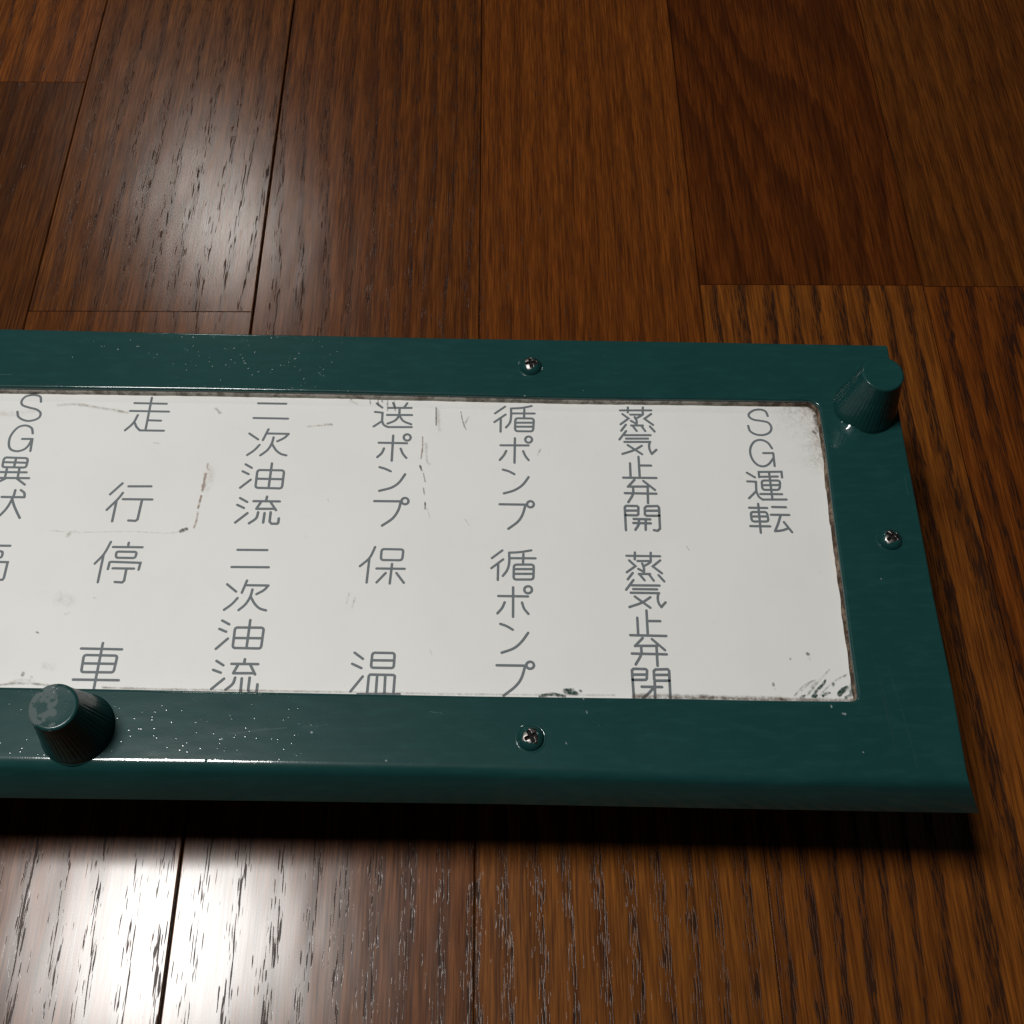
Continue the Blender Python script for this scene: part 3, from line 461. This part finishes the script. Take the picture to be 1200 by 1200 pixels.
def build_floor():
    bm = bmesh.new()
    tl = bm.loops.layers.float_color.new('tone')
    gl = bm.loops.layers.float_color.new('grain')
    rng = random.Random(11)
    def quad(pts, tone, gr):
        f = bm.faces.new([bm.verts.new(p) for p in pts])
        f.smooth = False
        for lp in f.loops:
            lp[tl] = (*tone, 1)
            lp[gl] = gr
    def board(x0, x1, y0, y1, tone, cath, pore, gaps):
        gr = (cath, pore, rng.random(), 1)
        gx0, gx1, gy0, gy1 = gaps
        b, d = 0.0005, 0.0011
        dz = rng.uniform(-0.00008, 0.00008)
        X0, X1, Y0, Y1 = x0 + gx0, x1 - gx1, y0 + gy0, y1 - gy1
        a0, a1, c0, c1 = X0 + b * .7, X1 - b * .7, Y0 + b * .4, Y1 - b * .4
        top = [(a0, c0, dz), (a1, c0, dz), (a1, c1, dz), (a0, c1, dz)]
        mid = [(X0, Y0, -b * .6), (X1, Y0, -b * .6), (X1, Y1, -b * .6), (X0, Y1, -b * .6)]
        low = [(p[0], p[1], -d * 2) for p in mid]
        quad(top, tone, gr)
        for i in range(4):
            j = (i + 1) % 4
            quad([mid[i], mid[j], top[j], top[i]], tuple(t * .8 for t in tone), gr)
            quad([low[i], low[j], mid[j], mid[i]], tuple(t * .5 for t in tone), gr)
    open_seam = {3: 0.00034}            # one seam gapes: between the third and fourth strip in view
    for s, row in enumerate(STRIPS):
        y1 = 1.3
        g0, g1 = open_seam.get(s, 0.00012), open_seam.get(s + 1, 0.00012)
        for (y0, tone, cath, pore) in row:
            board(SEAM[s], SEAM[s + 1], y0, y1, tone, cath, pore, (g0, g1, 0.00004, 0.00004))
            y1 = y0
    # the boards beyond the ones in view
    for side in (-1, 1):
        x = SEAM[0] if side < 0 else SEAM[-1]
        for k in range(7):
            xa, xb = (x - 0.0895, x) if side < 0 else (x, x + 0.0895)
            y1 = 1.3
            for y0 in (rng.uniform(0.2, 0.7), rng.uniform(-0.2, 0.1), -0.4):
                t = rng.uniform(0.6, 1.2)
                board(xa, xb, y0, y1, (t, t * .95, t * .9), rng.random() * .5, rng.uniform(.3, .8), (0.00012, 0.00012, 0.00004, 0.00004))
                y1 = y0
            x += side * 0.0895
    # dark subfloor seen down the joints
    quad([(-1.1, -0.4, -0.0021), (1.1, -0.4, -0.0021), (1.1, 1.3, -0.0021), (-1.1, 1.3, -0.0021)], (0.12, 0.10, 0.10), (0, 0, 0.5, 1))
    o = link('floor', bm, M_FLOOR, smooth=False)
    o['kind'] = 'structure'
    return o
build_floor()

# ------------------------------------------------------------------ the painted sign panel
panel = bpy.data.objects.new('sign_panel', None)
COL.objects.link(panel)
panel.location = ORG
panel['label'] = 'green painted metal sign panel with a white lettered window, lying on the dark wooden floor'
panel['category'] = 'sign panel'

LEFT = -262.0                                     # the panel runs on to the left, out of the photograph
def extend(line, at_end, x):
    a, b = (line[-2], line[-1]) if at_end else (line[1], line[0])
    k = (b[1] - a[1]) / (b[0] - a[0])
    return (x, b[1] + k * (x - b[0]))

def arc_corner(a, c, b, r, n=6):
    A = Vector(a) - Vector(c); B = Vector(b) - Vector(c); C = Vector(c)
    p, q = C + A.normalized() * r, C + B.normalized() * r
    return [tuple(p * (1 - t) ** 2 + C * 2 * t * (1 - t) + q * t * t) for t in [i / n for i in range(n + 1)]]

def meet(p1, p2, p3, p4):
    d1, d2 = Vector(p2) - Vector(p1), Vector(p4) - Vector(p3)
    k = d1.x * d2.y - d1.y * d2.x
    w = Vector(p3) - Vector(p1)
    t = (w.x * d2.y - w.y * d2.x) / k
    return tuple(Vector(p1) + d1 * t)

WL = LEFT + 42
tl = extend(WIN, False, WL)
bl = extend(WINB, True, WL)
TR = meet(WIN[-2], WIN[-1], WINR[0], WINR[2])
BR = meet(WINR[-2], WINR[-1], WINB[0], WINB[2])
win_loop = ([bl] + arc_corner(bl, tl, WIN[0], 4) + WIN[:-1] + arc_corner(WIN[-1], TR, WINR[0], 4.4, 8)
            + WINR[1:-1] + arc_corner(WINR[-2], BR, WINB[1], 2.2, 6) + WINB[1:])
# clockwise seen from above

def normals(loop):
    """unit vector into the opening's material side (left of travel for a clockwise loop = outside the opening)"""
    out = []
    n = len(loop)
    for i in range(n):
        a, b = Vector(loop[i - 1]), Vector(loop[(i + 1) % n])
        d = (b - a).normalized()
        out.append(Vector((-d.y, d.x)))
    return out

def bez(p0, p1, p2, n):
    return [p0 * (1 - t) ** 2 + p1 * 2 * t * (1 - t) + p2 * t * t for t in [i / n for i in range(n + 1)]]

def build_frame():
    bm = bmesh.new()
    def v(p, z):
        return Vector((p[0], p[1], z))
    rings_in = []
    R = 0.95
    for p, nn in zip(win_loop, normals(win_loop)):
        P = Vector(p)
        prof = bez(v(P + nn * R, 0), v(P, 0), v(P, -R), 6)
        prof.append(v(P, -1.3))
        rings_in.append(prof)
    # outer edge, clockwise: top, right, front fold, left
    ot = [extend(OUT_TOP, False, LEFT)] + OUT_TOP
    fold = FOLD + [extend(FOLD, True, LEFT)]
    lip = LIP + [extend(LIP, True, LEFT)]
    rings_out = []
    plain = []
    plain += [(ot[0], (-.7, .7))] + [(p, (0, 1)) for p in ot[1:]]
    plain += [(p, (1, 0)) for p in OUT_RIGHT]
    r = 0.7
    for p, d in plain:
        P = Vector(p); D = Vector(d)
        prof = bez(v(P - D * r, 0), v(P, 0), v(P, -r), 10)
        prof += [v(P, -1.2), v(P, -1.6), v(P, -2.0)]
        rings_out.append(prof)
    zl = (ZL - ZP) / MM
    for f, l in zip(fold, lip):
        F, Lp = v(f, 0), v(l, zl)
        s = (Lp - F)
        back = Vector((0, 2.1, 0))
        prof = bez(F + back, F, F + s * 0.20, 10)
        inn = Vector((0, 1.9, -0.35))
        prof += [Lp, Lp + inn, F + Vector((0, 2.4, -2.0))]
        rings_out.append(prof)
    def strip(rings):
        vs_ = [[bm.verts.new(p * MM) for p in pr] for pr in rings]
        n = len(vs_)
        for i in range(n):
            a, b = vs_[i], vs_[(i + 1) % n]
            for k in range(len(a) - 1):
                bm.faces.new((a[k], a[k + 1], b[k + 1], b[k]))
        return vs_
    A = strip(rings_in)
    B = strip(rings_out)
    def fill(k):
        e = []
        for S in (A, B):
            for i in range(len(S)):
                e.append(bm.edges.get((S[i][k], S[(i + 1) % len(S)][k])))
        res = bmesh.ops.triangle_fill(bm, use_beauty=True, edges=e)
        return [g for g in res['geom'] if isinstance(g, bmesh.types.BMFace)]
    flat = fill(0) + fill(-1)
    bmesh.ops.recalc_face_normals(bm, faces=bm.faces)
    o = link('face_frame', bm, M_PAINT, panel)
    o.location.z = ZP
    w = o.modifiers.new('wn', 'WEIGHTED_NORMAL')
    w.mode = 'FACE_AREA'
    w.weight = 100
    return o
frame = build_frame()

# crusted rim: the dirty band of old sealant between the frame and the white sheet
def build_rim():
    bm = bmesh.new()
    rng = random.Random(4)
    nn = normals(win_loop)
    # resample so its inner edge can wander
    pts = []
    n = len(win_loop)
    for i in range(n):
        a, b = Vector(win_loop[i]), Vector(win_loop[(i + 1) % n])
        L = (b - a).length
        k = max(1, int(L / 1.6))
        for j in range(k):
            t = j / k
            pts.append((a.lerp(b, t), nn[i].lerp(nn[(i + 1) % n], t).normalized()))
    rows = []
    w = 0
    for P, N in pts:
        w = w * .6 + rng.uniform(-1, 1) * .4
        east = max(0, N.x)
        ins = 0.12 + 0.28 * w * (0.5 + east) + 0.10 * east
        prof = [(P + N * 0.6, -1.28), (P + N * 0.02, -1.32), (P - N * max(0.02, ins * .7), -2.6), (P - N * max(0.08, ins + .12), -3.48)]
        rows.append([bm.verts.new(Vector((p.x, p.y, z)) * MM) for p, z in prof])
    m = len(rows)
    for i in range(m):
        a, b = rows[i], rows[(i + 1) % m]
        for k in range(3):
            bm.faces.new((a[k], a[k + 1], b[k + 1], b[k]))
    bmesh.ops.recalc_face_normals(bm, faces=bm.faces)
    o = link('sealant_rim', bm, M_GRIME, panel)
    o.location.z = ZP
build_rim()

# white sheet behind the window
def build_sheet():
    bm = bmesh.new()
    x0, x1, y0, y1 = WL - 8, 136, -62, 66
    top = [(x0, y0 + 6), (x1, y0), (x1, y1 - 6), (x0, y1)]
    a = [bm.verts.new((x * MM, y * MM, 0)) for x, y in top]
    b = [bm.verts.new((x * MM, y * MM, -0.003)) for x, y in top]
    bm.faces.new(a)
    bm.faces.new(b[::-1])
    for i in range(4):
        j = (i + 1) % 4
        bm.faces.new((a[i], b[i], b[j], a[j]))
    bmesh.ops.recalc_face_normals(bm, faces=bm.faces)
    o = link('white_sheet', bm, M_PANEL, panel, smooth=False)
    o.location.z = ZT
    return o
sheet = build_sheet()

# lettering: round-ended strokes of one width
def ribbon(bm, pts, closed, hw, z):
    P = [Vector(p) for p in pts]
    Q = [P[0]]
    for p in P[1:]:
        if (p - Q[-1]).length > 0.02:
            Q.append(p)
    if closed and (Q[0] - Q[-1]).length < 0.02:
        Q.pop()
    P = Q
    n = len(P)
    L, Rr = [], []
    for i in range(n):
        if closed:
            a, b = P[i - 1], P[(i + 1) % n]
        else:
            a, b = P[max(0, i - 1)], P[min(n - 1, i + 1)]
        d1 = (P[i] - a).normalized() if (P[i] - a).length > 1e-6 else (b - P[i]).normalized()
        d2 = (b - P[i]).normalized() if (b - P[i]).length > 1e-6 else d1
        d = (d1 + d2)
        d = d.normalized() if d.length > 1e-6 else d1
        m = Vector((-d.y, d.x))
        k = 1 / max(0.55, Vector((-d1.y, d1.x)).dot(m))
        L.append(P[i] + m * hw * k)
        Rr.append(P[i] - m * hw * k)
    mk = lambda p: bm.verts.new((p.x * MM, p.y * MM, z))
    l, r = [mk(p) for p in L], [mk(p) for p in Rr]
    for i in range(n if closed else n - 1):
        j = (i + 1) % n
        bm.faces.new((r[i], r[j], l[j], l[i]))
    if not closed:
        for (va, vb, c, s) in ((l[0], r[0], P[0], P[0] - P[1]), (r[-1], l[-1], P[-1], P[-1] - P[-2])):
            s = s.normalized()
            side = Vector((-s.y, s.x))
            cap = [mk(c + (side * -math.cos(t) + s * math.sin(t)) * hw) for t in (math.pi * .2, math.pi * .4, math.pi * .6, math.pi * .8)]
            try:
                f = bm.faces.new([va] + cap + [vb])
                f.normal_update()
                # keep the cap's arc on the right side of its chord
                if (cap[0].co - va.co).length > (cap[-1].co - va.co).length:
                    bm.faces.remove(f)
                    bm.faces.new([va] + cap[::-1] + [vb])
            except ValueError:
                pass

for word, strokes in TEXT:
    bm = bmesh.new()
    for i, s in enumerate(strokes):
        pts = [(s[k] / 100, s[k + 1] / 100) for k in range(1, len(s), 2)]
        ribbon(bm, pts, s[0] == 1, 0.37, 0.00003 + i * 0.000004)
    for f in bm.faces:
        f.normal_update()
        if f.normal.z < 0:
            f.normal_flip()
    o = link('lettering', bm, M_TEXT, sheet, smooth=False)
    o['label'] = 'grey lettering reading ' + word

# stains, dirt, stray paint, and brush sheen painted in as pale lines
TINT = dict(brown=(0.25, 0.11, 0.05), dark=(0.085, 0.072, 0.058), grey=(0.33, 0.29, 0.24), tan=(0.40, 0.34, 0.27),
            dirt=(0.125, 0.085, 0.055), green=(0.012, 0.050, 0.040), pgreen=(0.12, 0.17, 0.14),
            fleck=(0.33, 0.40, 0.40), wear_sheen=(0.06, 0.15, 0.15), pale=(0.03, 0.085, 0.085))
def smooth_line(pts):
    if len(pts) < 3:
        a, b = Vector(pts[0]), Vector(pts[-1])
        return [a.lerp(b, t / 4) for t in range(5)]
    P = [Vector(p) for p in pts]
    P = [P[0] * 2 - P[1]] + P + [P[-1] * 2 - P[-2]]
    out = []
    for i in range(1, len(P) - 2):
        a, b, c, d = P[i - 1:i + 3]
        k = max(3, int((c - b).length / 1.5))
        for j in range(k):
            t = j / k
            out.append(.5 * ((2 * b) + (c - a) * t + (2 * a - 5 * b + 4 * c - d) * t * t + (3 * b - a - 3 * c + d) * t ** 3))
    out.append(P[-2])
    return out

def build_marks(name, data, mat, parent, z0, seed):
    bm = bmesh.new()
    tint = bm.loops.layers.float_color.new('tint')
    am = bm.verts.layers.float.new('amount')
    rng = random.Random(seed)
    for idx, (c, w, a, pts) in enumerate(data):
        P = smooth_line(pts)
        n = len(P)
        z = z0 + idx * 0.000003
        rows = []
        hard = c in ('green', 'dark', 'fleck')
        # a short blunt lead-in and lead-out
        d0, d1 = (P[0] - P[1]).normalized(), (P[-1] - P[-2]).normalized()
        P = [P[0] + d0 * w * .45] + P + [P[-1] + d1 * w * .45]
        n = len(P)
        for i, p in enumerate(P):
            d = (P[min(n - 1, i + 1)] - P[max(0, i - 1)]).normalized()
            m = Vector((-d.y, d.x))
            hw = w * .62 * rng.uniform(.75, 1.25)
            if c in ('green', 'pgreen'):
                hw *= .25 + .85 * math.sin(math.pi * (0.12 + 0.88 * i / (n - 1))) ** .7 if i < n - 1 else .2
            if i in (0, n - 1):
                hw *= .5
            al = a * (0 if i in (0, n - 1) else rng.uniform(.75, 1.1))
            core = .62 if hard else .3
            row = []
            for off, k in ((-1, 0), (-core, 1 if hard else .8), (0, 1), (core, 1 if hard else .8), (1, 0)):
                q = p + m * hw * off
                vv = bm.verts.new((q.x * MM, q.y * MM, z))
                vv[am] = min(1, al * k)
                row.append(vv)
            rows.append(row)
        for i in range(n - 1):
            for k in range(4):
                f = bm.faces.new((rows[i][k], rows[i][k + 1], rows[i + 1][k + 1], rows[i + 1][k]))
                for lp in f.loops:
                    lp[tint] = (*TINT[c], 1)
    for f in bm.faces:
        f.normal_update()
        if f.normal.z < 0:
            f.normal_flip()
    return link(name, bm, mat, parent, smooth=False)
build_marks('stain', PANEL_STAINS, M_STAIN, sheet, 0.00030, 2)
for i, mk in enumerate(FRAME_MARKS):
    build_marks('paint_fleck' if mk[0] == 'fleck' else 'scratch_sheen', [mk], M_MARK, frame, 0.00004 + i * 0.000003, 3 + i)

# ------------------------------------------------------------------ knobs
def lathe(bm, prof, seg, flute=None):
    rows = []
    for r, z in prof:
        row = []
        for i in range(seg):
            t = 2 * math.pi * i / seg
            k = flute(t, z, r) if flute else 0
            row.append(bm.verts.new(((r + k) * MM * math.cos(t), (r + k) * MM * math.sin(t), z * MM)))
        rows.append(row)
    for a, b in zip(rows, rows[1:]):
        for i in range(seg):
            j = (i + 1) % seg
            bm.faces.new((a[i], a[j], b[j], b[i]))
    bm.faces.new(rows[-1])
    return rows

def build_knob(x, y, rb, rt, h, mat, seed):
    bm = bmesh.new()
    rng = random.Random(seed)
    depth = [rng.uniform(.15, 1) for _ in range(46)]
    def flute(t, z, r):
        if z < 0.9 or z > h - 1.5:
            return 0
        k = t / (2 * math.pi) * 46
        fade = min(1, (z - .9) / 2) * min(1, max(0.0, (h - 1.5 - z) / 5))
        return -0.16 * depth[int(k) % 46] * fade * (0.5 - 0.5 * math.cos(2 * math.pi * k))
    prof = [(rb + 0.35, -0.10), (rb + 0.12, 0.15), (rb + 0.03, 0.45), (rb, 0.9)]
    for i in range(1, 15):
        t = i / 15
        prof.append((rb + (rt - rb) * (t ** 0.92), 0.9 + (h - 2.0) * t))
    prof += [(rt + .04, h - 1.0), (rt, h - .62), (rt - .12, h - .3), (rt - .38, h - .09), (rt - .75, h), (rt - 1.1, h - .04), (rt * .5, h - .06)]
    lathe(bm, prof, 276, flute)
    bmesh.ops.recalc_face_normals(bm, faces=bm.faces)
    o = link('knob', bm, mat, panel)
    o.location = (x * MM, y * MM, ZP)
    return o
kn = build_knob(KNOBS[0][0], KNOBS[0][1], 9.8, 6.3, 18.5, mat_paint('knob_green_paint', coat=0.22), 1)
kn['label'] = 'green fluted knob at the far right corner'
kn = build_knob(KNOBS[1][0], KNOBS[1][1], 9.6, 6.2, 18.5, mat_paint('chipped_green_paint', True, (0, 0, 0), 0.22), 2)
kn['label'] = 'green fluted knob with chipped paint on its top'

# mound added at the foot of the far knob, shaped to catch a highlight
def build_mound():
    bm = bmesh.new()
    cx_, cy_ = KNOBS[0]
    a0 = math.radians(238)
    rows = []
    for i in range(41):
        u = -1 + i / 20
        a = a0 + u * math.radians(46)
        g = math.exp(-(u * 1.9) ** 2) - math.exp(-1.9 ** 2)
        row = []
        for k in range(25):
            t = k / 24
            rr = 9.0 + 4.6 * t
            z = 2.1 * g * (1 - t) ** 1.7 + 0.06 * g * math.sin(i * 1.3 + 1.3 * math.sin(k * .6)) * (1 - t) - 0.04 * (1 - g) - 0.03 * t
            row.append(bm.verts.new(((cx_ + rr * math.cos(a)) * MM, (cy_ + rr * math.sin(a)) * MM, z * MM)))
        rows.append(row)
    for p, q in zip(rows, rows[1:]):
        for k in range(24):
            bm.faces.new((p[k], p[k + 1], q[k + 1], q[k]))
    bmesh.ops.recalc_face_normals(bm, faces=bm.faces)
    if sum(f.normal.z for f in bm.faces) < 0:
        bmesh.ops.reverse_faces(bm, faces=bm.faces)
    link('highlight_mound', bm, M_PAINT, panel).location.z = ZP
build_mound()

# ------------------------------------------------------------------ screws
def build_screw(x, y, turn, seed):
    """pan head with a cross recess; painted over, paint worn off round the cross"""
    bm = bmesh.new()
    rng = random.Random(seed)
    R, H = 3.55, 2.1
    seg, nr = 72, 26
    rows = []
    def height(r, t):
        u = r / R
        z = H * (1 - u ** 2.6) ** 0.62 if u < 1 else 0
        a, b = abs(r * math.cos(t - turn)), abs(r * math.sin(t - turn))
        arm = 1.7
        w = 0.40
        m, l = min(a, b), max(a, b)
        k = max(0, min(1, (w - m) / .16 + .5)) * max(0, min(1, (arm - l) / .3 + .5))
        z -= 1.15 * k * (1 - .35 * l / arm)
        return z, k
    centre = bm.verts.new((0, 0, height(0, 0)[0] * MM))
    prev = None
    ks = {}
    for ir in range(1, nr + 1):
        r = R * (ir / nr) ** 0.9
        row = []
        for i in range(seg):
            t = 2 * math.pi * i / seg
            z, k = height(r, t)
            row.append(bm.verts.new((r * MM * math.cos(t), r * MM * math.sin(t), z * MM)))
        for i in range(seg):
            j = (i + 1) % seg
            if prev is None:
                f = bm.faces.new((centre, row[i], row[j]))
            else:
                f = bm.faces.new((prev[i], row[i], row[j], prev[j]))
            c = f.calc_center_median() / MM
            rr = math.hypot(c.x, c.y)
            worn = 2.05 + 0.35 * math.sin(3 * math.atan2(c.y, c.x) + seed) + 0.2 * math.sin(7 * math.atan2(c.y, c.x) + 2 * seed)
            kk = height(rr, math.atan2(c.y, c.x))[1]
            f.material_index = 2 if kk > .55 else (1 if rr < worn else 0)
        prev = row
    # skirt and the paint that crept up round the head
    for r, z in ((R + .02, -.05), (R + .18, 0.13), (R + .45, 0.06), (R + .75, -0.05)):
        row = [bm.verts.new((r * MM * math.cos(2 * math.pi * i / seg), r * MM * math.sin(2 * math.pi * i / seg), z * MM)) for i in range(seg)]
        for i in range(seg):
            j = (i + 1) % seg
            bm.faces.new((prev[i], row[i], row[j], prev[j]))
        prev = row
    bmesh.ops.recalc_face_normals(bm, faces=bm.faces)
    o = link('screw', bm, [M_PAINT, M_STEEL, M_BLACK], panel)
    o.location = (x * MM, y * MM, ZP)
    return o
for (x, y), turn, seed in zip(SCREWS, (0.15, 0.75, 0.45), (1, 2, 4)):
    build_screw(x, y, turn, seed)

# ------------------------------------------------------------------ body under the face: the shallow box the panel rests on
def build_body():
    bm = bmesh.new()
    x0, x1, y0, y1 = LEFT + 12, 134, -52, 62
    def ring(z, d):
        return [bm.verts.new((x * MM, y * MM, z)) for x, y in ((x0 + d, y0 + d), (x1 - d, y0 + d), (x1 - d, y1 - d), (x0 + d, y1 - d))]
    rs = [ring(ZP - 0.0058, 1.2), ring(ZP - 0.0062, 0.4), ring(0.001, 0.4), ring(0.0, 1.4)]
    bm.faces.new(rs[0])
    for a, b in zip(rs, rs[1:]):
        for i in range(4):
            j = (i + 1) % 4
            bm.faces.new((a[i], b[i], b[j], a[j]))
    bm.faces.new(rs[-1][::-1])
    bmesh.ops.recalc_face_normals(bm, faces=bm.faces)
    link('back_box', bm, M_BOX, panel, smooth=False)
build_body()
